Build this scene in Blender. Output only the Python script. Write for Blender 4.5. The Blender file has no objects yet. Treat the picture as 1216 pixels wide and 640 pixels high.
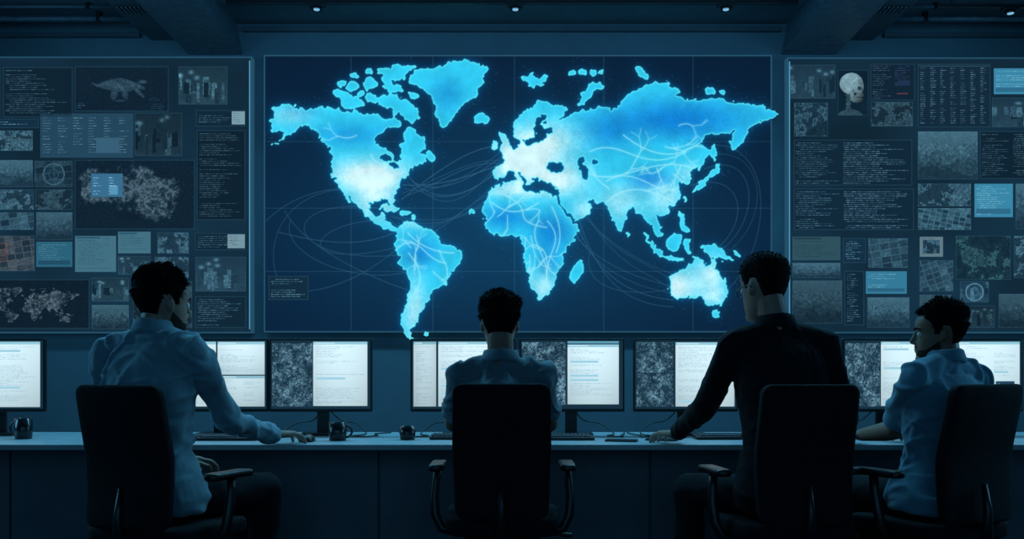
import bpy, bmesh, math, random
import numpy as np
from mathutils import Vector, Matrix, noise
random.seed(7); rng=np.random.default_rng(5)
S=bpy.context.scene; C=S.collection
F=1100.0; HY=433.0; EZ=1.11
def W(px,py,Y): return Vector(((px-608)/F*Y, Y, EZ+(HY-py)/F*Y))
def WX(px,Y): return (px-608)/F*Y
def WZ(py,Y): return EZ+(HY-py)/F*Y
def lin(c):
    c=np.asarray(c,dtype=float)/255.0
    return np.where(c<=0.04045,c/12.92,((c+0.055)/1.055)**2.4)
# ------------------------------------------------------------------ materials
def mat(name,col,rough=0.6,metal=0.0,var=0.25,scale=20.0,bump=0.0,bscale=60.0,spec=0.5,sheen=0.0,wave=None):
    m=bpy.data.materials.new(name); m.use_nodes=True; nt=m.node_tree; N=nt.nodes; L=nt.links
    b=N['Principled BSDF']; b.inputs['Roughness'].default_value=rough; b.inputs['Metallic'].default_value=metal
    b.inputs['Specular IOR Level'].default_value=spec
    if sheen: b.inputs['Sheen Weight'].default_value=sheen
    tc=N.new('ShaderNodeTexCoord'); nz=N.new('ShaderNodeTexNoise'); nz.inputs['Scale'].default_value=scale; nz.inputs['Detail'].default_value=5
    L.new(tc.outputs['Object'],nz.inputs['Vector'])
    r=N.new('ShaderNodeValToRGB'); c=lin(col)
    r.color_ramp.elements[0].position=0.3; r.color_ramp.elements[1].position=0.7
    r.color_ramp.elements[0].color=(*[float(x*(1-var)) for x in c],1); r.color_ramp.elements[1].color=(*[float(min(1,x*(1+var))) for x in c],1)
    L.new(nz.outputs['Fac'],r.inputs['Fac']); L.new(r.outputs['Color'],b.inputs['Base Color'])
    if bump:
        n2=N.new('ShaderNodeTexNoise'); n2.inputs['Scale'].default_value=bscale; n2.inputs['Detail'].default_value=3
        L.new(tc.outputs['Object'],n2.inputs['Vector'])
        bp=N.new('ShaderNodeBump'); bp.inputs['Strength'].default_value=bump; bp.inputs['Distance'].default_value=0.01
        L.new(n2.outputs['Fac'],bp.inputs['Height']); L.new(bp.outputs['Normal'],b.inputs['Normal'])
    return m
def emat(name,col,st=1.0):
    m=bpy.data.materials.new(name); m.use_nodes=True; nt=m.node_tree; b=nt.nodes['Principled BSDF']
    b.inputs['Base Color'].default_value=(0,0,0,1); b.inputs['Emission Color'].default_value=(*[float(x) for x in lin(col)],1); b.inputs['Emission Strength'].default_value=st
    return m
def dispmat(name,st=1.0,sampling='NONE'):
    m=bpy.data.materials.new(name); m.use_nodes=True; nt=m.node_tree; nt.nodes.clear()
    a=nt.nodes.new('ShaderNodeAttribute'); a.attribute_name='col'; e=nt.nodes.new('ShaderNodeEmission'); o=nt.nodes.new('ShaderNodeOutputMaterial')
    e.inputs['Strength'].default_value=st
    nt.links.new(a.outputs['Color'],e.inputs['Color']); nt.links.new(e.outputs[0],o.inputs['Surface'])
    try: m.cycles.emission_sampling=sampling
    except Exception: pass
    return m
M=dict(
 wall=mat('wall_paint',(80,102,114),0.8,var=0.08,scale=3,bump=0.05,bscale=90),
 ceil=mat('ceiling_paint',(76,92,102),0.85,var=0.1,scale=4),
 beam=mat('beam_paint',(60,74,84),0.7,var=0.15,scale=5),
 floor=mat('floor_carpet',(36,44,52),0.8,var=0.3,scale=40,bump=0.2,bscale=200),
 trim=mat('trim_metal',(80,96,108),0.5,metal=0.2),
 desk=mat('desk_laminate',(152,166,172),0.4,var=0.08,scale=8),
 panel=mat('desk_panel',(92,108,118),0.6,var=0.1,scale=6),
 black=mat('black_plastic',(13,15,19),0.4,var=0.2,scale=30,spec=.5),
 dark=mat('dark_metal',(30,34,40),0.35,metal=0.6),
 mesh=mat('chair_fabric',(14,16,22),0.85,var=0.35,scale=120,bump=0.3,bscale=400,spec=0.2),
 ceramic=mat('mug_glaze',(18,22,28),0.2,var=0.1),
 coffee=mat('coffee',(30,16,8),0.1),
 keys=mat('keycaps',(90,96,104),0.5,var=0.1),
 skin=mat('skin',(140,106,92),0.5,var=0.08,scale=30,bump=0.05,bscale=200),
 skin2=mat('skin_tan',(120,88,72),0.5,var=0.08,scale=30),
 hair=mat('hair_black',(12,10,10),0.9,var=0.4,scale=90,bump=0.3,bscale=260,spec=0.12),
 stubble=mat('beard_stubble',(60,46,40),0.9,var=0.6,scale=300,bump=0.3,bscale=500,spec=0.1),
 eye=mat('eye_white',(200,200,195),0.2,var=0.02), iris=mat('iris',(40,26,18),0.2),
 shirt1=mat('shirt_blue',(104,134,148),0.85,var=0.07,scale=25,bump=0.2,bscale=300,sheen=0.25,spec=0.2),
 shirt2=mat('shirt_grey',(92,112,124),0.85,var=0.07,scale=25,bump=0.2,bscale=300,sheen=0.25,spec=0.2),
 shirt3=mat('shirt_black',(17,19,25),0.92,var=0.1,scale=25,bump=0.2,bscale=300,sheen=0.05,spec=0.15),
 shirt4=mat('shirt_teal',(88,130,150),0.85,var=0.07,scale=25,bump=0.2,bscale=300,sheen=0.25,spec=0.2),
 trouser=mat('trouser_cloth',(20,22,28),0.9,var=0.15,scale=40,bump=0.2,bscale=200,spec=0.2),
 shoe=mat('shoe_leather',(14,12,12),0.35), sole=mat('shoe_sole',(30,30,30),0.8),
 cable=mat('cable_rubber',(12,12,14),0.5),
 lamp=emat('lamp_lens',(120,185,220),1.0), led=emat('edge_led',(80,150,185),1.0), rimglow=emat('screen_rim_glow',(34,74,98),1.0),
 disp=dispmat('display_wall',1.0), dispm=dispmat('display_monitor',1.12),
)
# ------------------------------------------------------------------ object helpers
def link(name,me,m=None,parent=None,smooth=True):
    o=bpy.data.objects.new(name,me); C.objects.link(o)
    if m: me.materials.append(m)
    if parent: o.parent=parent
    if smooth: me.polygons.foreach_set('use_smooth',[True]*len(me.polygons))
    return o
def tag(o,label=None,cat=None,group=None,kind=None):
    if label: o['label']=label
    if cat: o['category']=cat
    if group: o['group']=group
    if kind: o['kind']=kind
    return o
def empty(name,loc,rz=0,label=None,cat=None,group=None):
    o=bpy.data.objects.new(name,None); C.objects.link(o); o.location=loc; o.rotation_euler=(0,0,rz); o.empty_display_size=0.1
    return tag(o,label,cat,group)
def copy_tree(o,parent=None):
    c=o.copy(); C.objects.link(c); c.parent=parent
    for ch in [x for x in list(C.objects) if x.parent==o]: copy_tree(ch,c)
    return c
class G:
    def __init__(s): s.v=[]; s.f=[]
    def add(s,vs,fs):
        n=len(s.v); s.v+= [Vector(v) for v in vs]; s.f+=[tuple(i+n for i in f) for f in fs]; return s
    def loft(s,rings,closed=True):
        n=len(rings[0]); vs=[p for r in rings for p in r]; fs=[]
        for k in range(len(rings)-1):
            for i in range(n):
                j=(i+1)%n; fs.append((k*n+i,k*n+j,(k+1)*n+j,(k+1)*n+i))
        if closed: fs.append(tuple(range(n-1,-1,-1))); b=(len(rings)-1)*n; fs.append(tuple(b+i for i in range(n)))
        return s.add(vs,fs)
    def cone(s,a,ra,b,rb,seg=16,caps=4):
        a=Vector(a); b=Vector(b); d=b-a; L=d.length; d=d.normalized() if L>1e-6 else Vector((0,0,1))
        x=d.orthogonal().normalized(); y=d.cross(x); rings=[]
        def ring(c,r): rings.append([c+x*(r*math.cos(t))+y*(r*math.sin(t)) for t in [2*math.pi*i/seg for i in range(seg)]])
        for k in range(caps+1):
            t=math.pi/2*(1-k/caps)*0.97; ring(a-d*(ra*math.sin(t)),ra*math.cos(t))
        for k in range(caps+1):
            t=math.pi/2*(k/caps)*0.97; ring(b+d*(rb*math.sin(t)),rb*math.cos(t))
        return s.loft(rings)
    def cyl(s,a,ra,b,rb,seg=20):
        a=Vector(a); b=Vector(b); d=(b-a).normalized(); x=d.orthogonal().normalized(); y=d.cross(x)
        T=[2*math.pi*i/seg for i in range(seg)]
        return s.loft([[c+x*(r*math.cos(t))+y*(r*math.sin(t)) for t in T] for c,r in ((a,ra),(b,rb))])
    def ell(s,c,r,R=None,seg=20,n=12):
        c=Vector(c); rings=[]
        for k in range(n+1):
            ph=math.pi*(0.015+0.97*k/n)-math.pi/2; rings.append([])
            for i in range(seg):
                t=2*math.pi*i/seg; p=Vector((r[0]*math.cos(ph)*math.cos(t),r[1]*math.cos(ph)*math.sin(t),r[2]*math.sin(ph)))
                if R: p=R@p
                rings[-1].append(c+p)
        return s.loft(rings)
    def tube(s,pts,r,seg=8,closed=False):
        pts=[Vector(p) for p in pts]; rings=[]; rr=r if isinstance(r,(list,tuple)) else [r]*len(pts); px=None
        for i,p in enumerate(pts):
            d=(pts[min(i+1,len(pts)-1)]-pts[max(i-1,0)]).normalized()
            x=d.orthogonal().normalized() if px is None else (px-d*px.dot(d)).normalized()
            px=x; y=d.cross(x); rings.append([p+x*(rr[i]*math.cos(t))+y*(rr[i]*math.sin(t)) for t in [2*math.pi*k/seg for k in range(seg)]])
        return s.loft(rings)
    def box(s,a,b):
        x0,y0,z0=a; x1,y1,z1=b
        return s.add([(x0,y0,z0),(x1,y0,z0),(x1,y1,z0),(x0,y1,z0),(x0,y0,z1),(x1,y0,z1),(x1,y1,z1),(x0,y1,z1)],
          [(3,2,1,0),(4,5,6,7),(0,1,5,4),(1,2,6,5),(2,3,7,6),(3,0,4,7)])
    def rev(s,prof,c=(0,0,0),seg=28):
        c=Vector(c); return s.loft([[c+Vector((r*math.cos(t),r*math.sin(t),z)) for t in [2*math.pi*i/seg for i in range(seg)]] for r,z in prof])
    def mesh(s,name):
        me=bpy.data.meshes.new(name); me.from_pydata([tuple(v) for v in s.v],[],s.f); 
        bm=bmesh.new(); bm.from_mesh(me); bmesh.ops.recalc_face_normals(bm,faces=bm.faces); bm.to_mesh(me); bm.free(); return me
    def build(s,name,m,parent=None,smooth=True,off=None):
        if off is not None: s.v=[v-Vector(off) for v in s.v]
        return link(name,s.mesh(name),m,parent,smooth)
def bevbox(name,a,b,m,parent=None,bev=0.004,seg=2):
    g=G(); g.box(a,b); me=g.mesh(name); bm=bmesh.new(); bm.from_mesh(me)
    bmesh.ops.bevel(bm,geom=list(bm.edges),offset=bev,segments=seg,profile=0.5,affect='EDGES'); bm.to_mesh(me); bm.free()
    return link(name,me,m,parent,False)
def slab(name,size,axis,corner,edge,m,parent=None,deform=None,cuts=8):
    bm=bmesh.new(); bmesh.ops.create_cube(bm,size=1)
    for v in bm.verts: v.co=Vector((v.co.x*size[0],v.co.y*size[1],v.co.z*size[2]))
    es=[e for e in bm.edges if abs((e.verts[0].co-e.verts[1].co)[axis])>size[axis]*0.9]
    bmesh.ops.bevel(bm,geom=es,offset=corner,segments=6,profile=0.5,affect='EDGES')
    fs=[f for f in bm.faces if abs(f.normal[axis])>0.9]; es=list({e for f in fs for e in f.edges})
    bmesh.ops.bevel(bm,geom=es,offset=edge,segments=4,profile=0.5,affect='EDGES')
    for ax in range(3):
        if ax==axis: continue
        for k in range(1,cuts):
            co=Vector((0,0,0)); co[ax]=-size[ax]/2+size[ax]*k/cuts; no=Vector((0,0,0)); no[ax]=1
            bmesh.ops.bisect_plane(bm,geom=bm.verts[:]+bm.edges[:]+bm.faces[:],plane_co=co,plane_no=no)
    if deform:
        for v in bm.verts: v.co=deform(v.co)
    me=bpy.data.meshes.new(name); bm.to_mesh(me); bm.free()
    return link(name,me,m,parent)
def remesh(g,name,m,parent,voxel,it=3,off=(0,0,0),fold=None):
    o=g.build(name,None,None,True,off)
    r=o.modifiers.new('r','REMESH'); r.mode='VOXEL'; r.voxel_size=voxel
    s=o.modifiers.new('s','SMOOTH'); s.iterations=it; s.factor=0.5
    bpy.context.view_layer.update(); dg=bpy.context.evaluated_depsgraph_get()
    me=bpy.data.meshes.new_from_object(o.evaluated_get(dg)); old=o.data; bpy.data.objects.remove(o); bpy.data.meshes.remove(old)
    me.name=name
    if fold:
        ns=[v.normal.copy() for v in me.vertices]
        for v,n in zip(me.vertices,ns): v.co=v.co+n*fold(v.co)
    return link(name,me,m,parent)
# ------------------------------------------------------------------ raster tools (vertex colour displays)
def vn(h,w,cell,seed):
    r=np.random.default_rng(abs(int(seed))); gh=int(h/cell)+3; gw=int(w/cell)+3; g=r.random((gh,gw))
    y=np.arange(h)/cell; x=np.arange(w)/cell; yi=y.astype(int); xi=x.astype(int); fy=(y-yi)[:,None]; fx=(x-xi)[None,:]
    fy=fy*fy*(3-2*fy); fx=fx*fx*(3-2*fx)
    a=g[yi][:,xi]; b=g[yi][:,xi+1]; c=g[yi+1][:,xi]; d=g[yi+1][:,xi+1]
    return (a*(1-fx)+b*fx)*(1-fy)+(c*(1-fx)+d*fx)*fy
def fbm(h,w,cell,seed,o=4,per=0.6):
    t=np.zeros((h,w)); a=1; s=0
    for k in range(o):
        t+=a*vn(h,w,max(1.01,cell/2**k),seed+k*17); s+=a; a*=per
    return t/s
def blur(a,r,n=2):
    for _ in range(n):
        for ax in (0,1):
            p=np.pad(a,[(r+1,r) if i==ax else (0,0) for i in range(2)],mode='edge'); c=np.cumsum(p,axis=ax); k=2*r+1
            a=(c[k:,:]-c[:-k,:])/k if ax==0 else (c[:,k:]-c[:,:-k])/k
    return a
def display(name,img,x0,z1,x1,z0,Y,m,parent,off,keep=None):
    """img (h,w,3) in sRGB 0..255, row 0 at the top; keep: optional mask of the cells to build"""
    h,w=img.shape[:2]; xs=np.linspace(x0,x1,w); zs=np.linspace(z1,z0,h)
    co=np.zeros((h,w,3)); co[...,0]=xs[None,:]-off[0]; co[...,1]=Y-off[1]; co[...,2]=zs[:,None]-off[2]
    idx=np.arange(h*w).reshape(h,w); q=np.stack([idx[1:,:-1],idx[1:,1:],idx[:-1,1:],idx[:-1,:-1]],-1)
    col=lin(np.clip(img,0,255)).reshape(-1,3); co=co.reshape(-1,3)
    if keep is not None:
        q=q[keep[1:,:-1]&keep[1:,1:]&keep[:-1,1:]&keep[:-1,:-1]].reshape(-1,4); u,inv=np.unique(q,return_inverse=True); q=inv.reshape(-1,4); co=co[u]; col=col[u]
    else: q=q.reshape(-1,4)
    nv=len(co); me=bpy.data.meshes.new(name); me.vertices.add(nv); me.vertices.foreach_set('co',np.ascontiguousarray(co).ravel())
    nf=len(q); me.loops.add(nf*4); me.loops.foreach_set('vertex_index',q.ravel().astype(np.int32))
    me.polygons.add(nf); me.polygons.foreach_set('loop_start',np.arange(0,nf*4,4,dtype=np.int32))
    try: me.polygons.foreach_set('loop_total',np.full(nf,4,dtype=np.int32))
    except Exception: pass
    me.update(calc_edges=True)
    a=me.color_attributes.new('col','FLOAT_COLOR','POINT'); c=np.ones((nv,4),dtype=np.float32); c[:,:3]=col
    a.data.foreach_set('color',c.ravel())
    return link(name,me,m,parent,False)
# ---- the world map
LAND=[
[(317,142),(328,137),(325,128),(340,122),(352,126),(368,128),(380,126),(392,131),(402,129),(412,134),(424,131),(434,137),(446,134),(456,139),(464,145),(458,153),(447,159),(443,167),(450,175),(460,178),(467,184),(472,192),(477,184),(474,175),(481,167),(478,157),(484,150),(492,152),(498,161),(506,167),(510,175),(505,179),(499,184),(508,186),(503,192),(494,196),(487,204),(478,212),(474,222),(469,230),(466,238),(469,248),(464,247),(460,238),(452,236),(443,239),(439,246),(442,254),(448,256),(453,251),(460,253),(458,261),(464,268),(470,271),(478,272),(478,277),(470,278),(462,274),(454,268),(446,263),(436,259),(428,251),(421,243),(412,233),(405,224),(398,215),(394,204),(393,192),(395,182),(388,172),(382,163),(376,156),(366,150),(356,151),(348,157),(338,163),(328,171),(321,175),(331,165),(340,157),(330,155),(321,153),(328,147)],
[(404,224),(409,228),(418,243),(413,240)],
[(506,183),(512,178),(516,185),(514,192),(508,190)],
[(486,89),(500,81),(518,79),(532,74),(548,72),(565,75),(581,82),(572,91),(576,98),(568,103),(567,110),(560,118),(549,125),(541,134),(535,146),(528,154),(522,147),(516,136),(515,123),(511,112),(500,105),(493,99),(484,96)],
[(446,86),(452,80),(462,82),(470,76),(482,78),(496,77),(490,84),(480,87),(478,94),(466,96),(462,102),(452,96),(456,90)],
[(446,117),(452,112),(460,115),(466,110),(476,115),(486,120),(490,127),(498,132),(500,142),(492,143),(490,148),(482,141),(476,134),(468,137),(464,129),(455,130),(450,124)],
[(402,119),(410,113),(419,111),(430,116),(434,127),(424,126),(420,132),(411,127),(405,127)],
[(392,110),(399,104),(406,105),(412,111),(402,118)],[(410,101),(418,96),(426,98),(430,104),(420,105),(415,109)],[(431,97),(440,90),(446,94),(449,102),(440,105),(437,110),(433,104)],
[(434,112),(440,109),(446,113),(447,123),(440,119),(436,122)],[(452,103),(462,99),(470,102),(482,106),(472,110),(462,111)],[(461,141),(468,138),(476,143),(477,150),(468,149),(463,153)],
[(399,98),(408,94),(412,99),(404,104)],[(483,110),(490,107),(499,113),(496,119),(487,117)],[(422,110),(429,106),(434,111),(428,116)],[(414,88),(424,86),(428,92),(418,94)],[(432,84),(440,81),(443,87),(435,90)],
[(562,139),(568,134),(574,136),(582,138),(578,146),(566,148)],
[(616,90),(624,88),(629,93),(631,84),(637,93),(645,85),(652,91),(643,95),(647,102),(637,100),(632,107),(628,99),(619,97)],
[(674,84),(684,82),(685,90),(676,89)],[(687,82),(697,82),(696,90),(688,89)],[(699,84),(708,81),(709,89),(701,91)],[(711,82),(719,82),(717,89),(711,88)],
[(687,124),(689,112),(695,105),(704,100),(716,98),(720,103),(708,108),(699,116),(694,127)],
[(753,79),(764,81),(773,91),(765,95),(757,89)],[(834,106),(845,103),(851,110),(840,112)],[(852,107),(861,106),(862,113),(854,113)],
[(609,162),(609,149),(616,139),(624,130),(635,122),(648,119),(660,123),(676,129),(668,137),(664,147),(654,151),(645,153),(643,146),(649,138),(644,135),(637,143),(633,151),(635,159),(629,168),(622,165),(615,167)],
[(616,174),(618,166),(623,170),(634,171),(644,168),(648,160),(655,157),(652,150),(662,146),(670,141),(680,136),(688,130),(700,131),(710,126),(720,128),(730,131),(737,123),(743,112),(752,107),(765,103),(778,97),(793,98),(808,106),(803,113),(818,118),(832,120),(846,115),(862,120),(878,121),(893,123),(908,126),(919,131),(926,137),(914,143),(902,142),(894,151),(886,153),(884,163),(876,173),(869,181),(866,171),(870,160),(876,154),(862,156),(848,159),(838,161),(833,168),(841,174),(843,184),(835,196),(826,202),(817,206),(823,214),(819,221),(811,214),(804,217),(809,226),(806,237),(798,247),(788,254),(780,257),(783,268),(788,279),(782,282),(775,272),(768,262),(762,259),(758,250),(750,246),(744,253),(741,264),(737,277),(730,268),(725,256),(717,245),(706,239),(694,236),(688,231),(698,239),(705,249),(695,259),(682,263),(676,252),(668,240),(661,228),(659,219),(648,217),(639,215),(635,207),(633,215),(626,220),(621,209),(614,203),(618,213),(624,221),(616,215),(608,204),(602,204),(599,212),(592,214),(586,209),(586,198),(594,194),(599,191),(594,184),(601,181),(609,178)],
[(592,179),(597,168),(591,158),(598,156),(606,170),(608,179),(598,184)],[(583,167),(591,167),(591,178),(583,179)],
[(845,168),(851,180),(848,195),(843,184)],[(820,226),(832,214),(841,211),(845,203),(849,195),(857,192),(854,202),(847,211),(838,218),(826,227)],
[(577,233),(584,225),(590,219),(602,216),(616,214),(622,218),(625,225),(634,229),(644,226),(657,229),(663,238),(668,248),(674,258),(680,265),(691,264),(688,275),(680,286),(672,296),(671,307),(668,319),(660,330),(656,342),(648,352),(638,355),(632,344),(628,332),(626,318),(624,304),(620,294),(618,284),(610,279),(598,281),(588,278),(579,269),(573,258),(574,244)],
[(678,321),(689,306),(693,316),(688,333),(681,338),(676,328)],
[(469,273),(478,266),(488,263),(499,266),(509,272),(518,278),(524,288),(536,291),(548,299),(547,309),(538,320),(533,332),(522,342),(512,352),(506,362),(498,371),(494,383),(489,393),(487,400),(495,405),(485,407),(479,398),(477,386),(480,372),(483,358),(487,342),(488,328),(480,318),(474,306),(469,294),(474,284)],
[(796,333),(800,323),(810,319),(818,312),(826,308),(834,309),(838,318),(842,310),(846,303),(850,317),(858,326),(864,338),(861,352),(853,362),(843,363),(836,357),(824,351),(812,353),(802,356),(797,346)],
[(845,368),(856,367),(854,377),(847,376)],[(501,393),(510,392),(509,399),(502,399)],
[(762,274),(772,283),(782,294),(791,304),(785,306),(773,293)],[(785,304),(800,303),(816,309),(802,312)],
[(790,287),(800,275),(811,277),(807,290),(801,300),(792,295)],[(810,283),(823,282),(816,289),(822,301),(813,299)],
[(804,248),(812,254),(813,266),(822,274),(812,276),(807,264)],[(829,289),(842,290),(853,293),(865,302),(876,309),(860,308),(848,306),(838,299)],
[(867,295),(882,302),(876,305)],[(818,302),(832,305),(826,309)],[(810,232),(816,236),(812,243)],[(742,273),(748,278),(745,285)],
[(447,245),(462,242),(477,250),(464,252)],[(474,250),(489,252),(484,257),(476,256)],[(555,249),(564,248),(565,255),(556,255)],[(488,253),(494,256),(492,263),(488,260)],
]
HOLES=[[(648,198),(654,190),(662,192),(672,198),(667,204),(655,204)],[(684,190),(695,186),(693,196),(700,204),(699,214),(690,212),(688,200)],[(450,186),(460,183),(468,190),(458,193)],[(460,194),(470,192),(474,199),(466,199)],[(703,189),(711,189),(710,196),(703,195)]]
MX0,MY0,MX1,MY1=315,67,915,393
RX0,RX1,RY0,RY1=315,930,67,412
K=1.6
def chaikin(P,n=2):
    for _ in range(n):
        Q=[]
        for i in range(len(P)):
            a,b=P[i],P[(i+1)%len(P)]; Q+= [(a[0]*.78+b[0]*.22,a[1]*.78+b[1]*.22),(a[0]*.22+b[0]*.78,a[1]*.22+b[1]*.78)]
        P=Q
    return P
def worldmask():
    w=int((RX1-RX0)*K)+1; h=int((RY1-RY0)*K)+1
    yy,xx=np.mgrid[0:h,0:w].astype(float); X=xx/K+RX0; Y=yy/K+RY0
    dx=(fbm(h,w,14,3,4,.85)-0.5)*15; dy=(fbm(h,w,14,91,4,.85)-0.5)*15; X2=X+dx; Y2=Y+dy
    m=np.zeros((h,w),bool)
    def poly(P):
        P=chaikin(P,1); xs=[p[0] for p in P]; ys=[p[1] for p in P]
        i0=max(0,int((min(ys)-RY0-8)*K)); i1=min(h,int((max(ys)-RY0+9)*K)); j0=max(0,int((min(xs)-RX0-8)*K)); j1=min(w,int((max(xs)-RX0+9)*K))
        small=(max(xs)-min(xs))<22; q=.4 if small else 0
        A=(X*q+X2*(1-q))[i0:i1,j0:j1]; B=(Y*q+Y2*(1-q))[i0:i1,j0:j1]
        ins=np.zeros(A.shape,bool)
        for k in range(len(P)):
            xa,ya=P[k]; xb,yb=P[(k+1)%len(P)]
            if ya==yb: continue
            c=((ya>B)!=(yb>B))&(A<(xb-xa)*(B-ya)/(yb-ya)+xa); ins^=c
        return (slice(i0,i1),slice(j0,j1)),ins
    for P in LAND:
        s,i=poly(P); m[s]|=i
    for P in HOLES:
        s,i=poly(P); m[s]&=~i
    m=(blur(m.astype(float),1,1)>.45).astype(float)
    return m,X,Y
mask,MXX,MYY=worldmask()
def stroke(a,pts,al):
    h,w=a.shape
    for (x0,y0),(x1,y1) in zip(pts[:-1],pts[1:]):
        n=int(max(abs(x1-x0),abs(y1-y0))*1.5*K)+1
        for t in np.linspace(0,1,n,endpoint=False):
            x=(x0+(x1-x0)*t-RX0)*K; y=(y0+(y1-y0)*t-RY0)*K; i=int(y); j=int(x)
            if 0<=i<h-1 and 0<=j<w-1 and x>0 and y>0:
                fy=y-i; fx=x-j
                for di,dj,ww in ((0,0,(1-fy)*(1-fx)),(0,1,(1-fy)*fx),(1,0,fy*(1-fx)),(1,1,fy*fx)): a[i+di,j+dj]=max(a[i+di,j+dj],al*ww)
def bez(p,n=40):
    out=[]
    for t in np.linspace(0,1,n):
        q=[tuple(x) for x in p]
        while len(q)>1: q=[(q[i][0]*(1-t)+q[i+1][0]*t,q[i][1]*(1-t)+q[i+1][1]*t) for i in range(len(q)-1)]
        out.append(q[0])
    return out
def worldimg():
    h,w=mask.shape; X,Y=MXX,MYY
    def gs(x,y,rx,ry=None): return np.exp(-(((X-x)/rx)**2+((Y-y)/(ry or rx))**2))
    c=gs(600,270,290,150)
    img=np.stack([9+7*c,30+32*c,54+42*c],-1)
    g0=blur(mask,2); g1=blur(mask,6); g2=blur(mask,18)
    glow=np.clip(g0*0.4+g1*0.5+g2*0.32,0,1)[...,None]
    img=img*(1-glow)+np.array([8,122,192])*glow
    lines=np.zeros((h,w))
    for x in (417,514,611,717,823): stroke(lines,[(x,67),(x,412)],0.75)
    for y in (168,247,322): stroke(lines,[(315,y),(930,y)],0.6)
    img=img+(np.array([70,125,155])-img)*(lines*0.7)[...,None]
    arcs=np.zeros((h,w)); r=random.Random(3); J=lambda k=9: r.uniform(-k,k)
    for k in range(9): stroke(arcs,bez([(482+J(),236-4*k+J(5)),(515+J(),206+k*6+J(8)),(560+J(),176+k*8+J(8)),(598,188+J(14))]),r.uniform(.3,.6))
    for k in range(5): stroke(arcs,bez([(472+J(),250+J(14)),(510,262+14*k),(556,272-12*k),(594+J(4),222+J())]),r.uniform(.2,.4))
    for P in ([(470,232),(400,212),(325,222),(312,300),(332,334)],[(466,250),(380,232),(330,258),(342,292),(400,315),(490,300)],[(456,262),(400,258),(330,296),(392,318),(482,290)],
              [(338,250),(362,296),(450,334),(488,345)],[(316,262),(360,218),(430,214),(474,240)],[(345,262),(330,300),(420,340),(486,322)],[(366,345),(420,340),(478,290)],
              [(330,275),(420,300),(470,275)]): stroke(arcs,bez(P),r.uniform(.3,.45))
    for k in range(4): stroke(arcs,bez([(668+6*k,256+6*J(1)),(690+6*k,300+8*k),(736,326+12*k),(800,340+8*k)]),r.uniform(.3,.45))
    for k in range(3): stroke(arcs,bez([(694+J(4),252),(716+10*k,285+18*k),(765,316+J()),(802,326+10*k)]),0.32)
    for P in ([(832,188),(900,160),(930,240),(884,300),(838,312)],[(838,200),(890,178),(912,236),(880,290),(840,306)],[(846,172),(925,170),(915,300),(862,345)],[(820,220),(880,200),(895,260),(850,296)],[(700,300),(690,350),(760,352),(800,342)]): stroke(arcs,bez(P),r.uniform(.3,.45))
    img=img+(np.array([120,190,224])-img)*(arcs*0.85)[...,None]
    hot=1.15*gs(440,208,44,18)+1.1*gs(616,190,34,28)+0.85*gs(664,212,32,18)+0.5*gs(790,236,24,20)+0.5*gs(736,240,24,22)+0.7*gs(446,240,28,20)+0.5*gs(612,226,48,8)+0.6*gs(493,370,14,36)+0.6*gs(645,342,18,18)+0.75*gs(652,168,34,22)+0.35*gs(345,137,26,12)+0.9*gs(804,340,24,22)+.7*gs(845,325,18,20)+.5*gs(848,352,16,12)+.45*gs(500,264,30,8)+.5*gs(695,250,16,14)+.4*gs(820,205,16,12)
    hot=np.clip(hot,0,1)
    cool=0.95*gs(805,142,84,24)+0.75*gs(498,300,20,18)+0.85*gs(655,275,24,22)+0.5*gs(415,160,44,14)+0.45*gs(530,112,20,20)+0.9*gs(772,214,24,13)+0.8*gs(600,258,28,13)+.5*gs(720,158,30,20)+.5*gs(650,312,14,16)+.35*gs(355,132,20,8)
    cool=np.clip(cool,0,1)*(1-0.5*hot)
    nz=fbm(h,w,24,40,4); sp=np.random.default_rng(2).random((h,w)); fine=fbm(h,w,3,77,2,.8)
    base=np.array([48,204,244])[None,None,:]*np.ones((h,w,1))
    base=base+(np.array([12,122,212])-base)*(cool*0.95)[...,None]
    hh=np.clip(hot*1.12+(fine-.5)*.25*np.clip(hot*3,0,1)+(nz-.5)*.3*np.clip(hot*2,0,1),0,1)
    base=base+(np.array([214,249,255])-base)*(hh*0.97)[...,None]
    base=base*(0.90+0.2*nz)[...,None]
    dots=np.where(sp>0.86,1.0,0)*np.clip(hot*1.2*(1-hot*.6)+.10,0,1); base=base+(np.array([240,254,255])-base)*(dots*0.5)[...,None]
    spk=np.where(sp<0.10,1,0)*np.clip(.25+cool,0,1); base=base*(1-0.14*spk)[...,None]
    sw=np.zeros((h,w)); rv=random.Random(12)
    for p in ([(600,232),(640,250),(600,262),(650,270)],[(650,262),(676,290),(640,300),(652,345)],[(640,262),(620,290),(668,310),(640,350)],[(632,290),(660,296),(640,320),(662,326)],[(700,180),(740,160),(760,210),(815,180)],[(690,200),(730,230),(770,180),(825,200)],[(720,215),(760,190),(790,250),(812,214)],[(740,160),(790,200),(830,170)],[(478,290),(500,280),(505,310),(530,312)],[(485,300),(510,330),(490,350)],[(720,240),(750,210),(800,240)],[(655,245),(672,276),(660,300)],[(484,276),(505,300),(540,300)],[(584,240),(610,262),(640,240)],[(808,330),(830,345),(855,335)]):
        stroke(sw,bez(p),1.0)
    def branch(x,y,an,l,al,dep):
        P=[(x,y)]
        for _ in range(4): an+=rv.uniform(-.5,.5); x+=math.cos(an)*l/4; y+=math.sin(an)*l/4; P.append((x,y))
        stroke(sw,bez(P,14),al)
        if dep>0:
            for _ in range(2): branch(x,y,an+rv.uniform(-1,1),l*.7,al*.75,dep-1)
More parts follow.
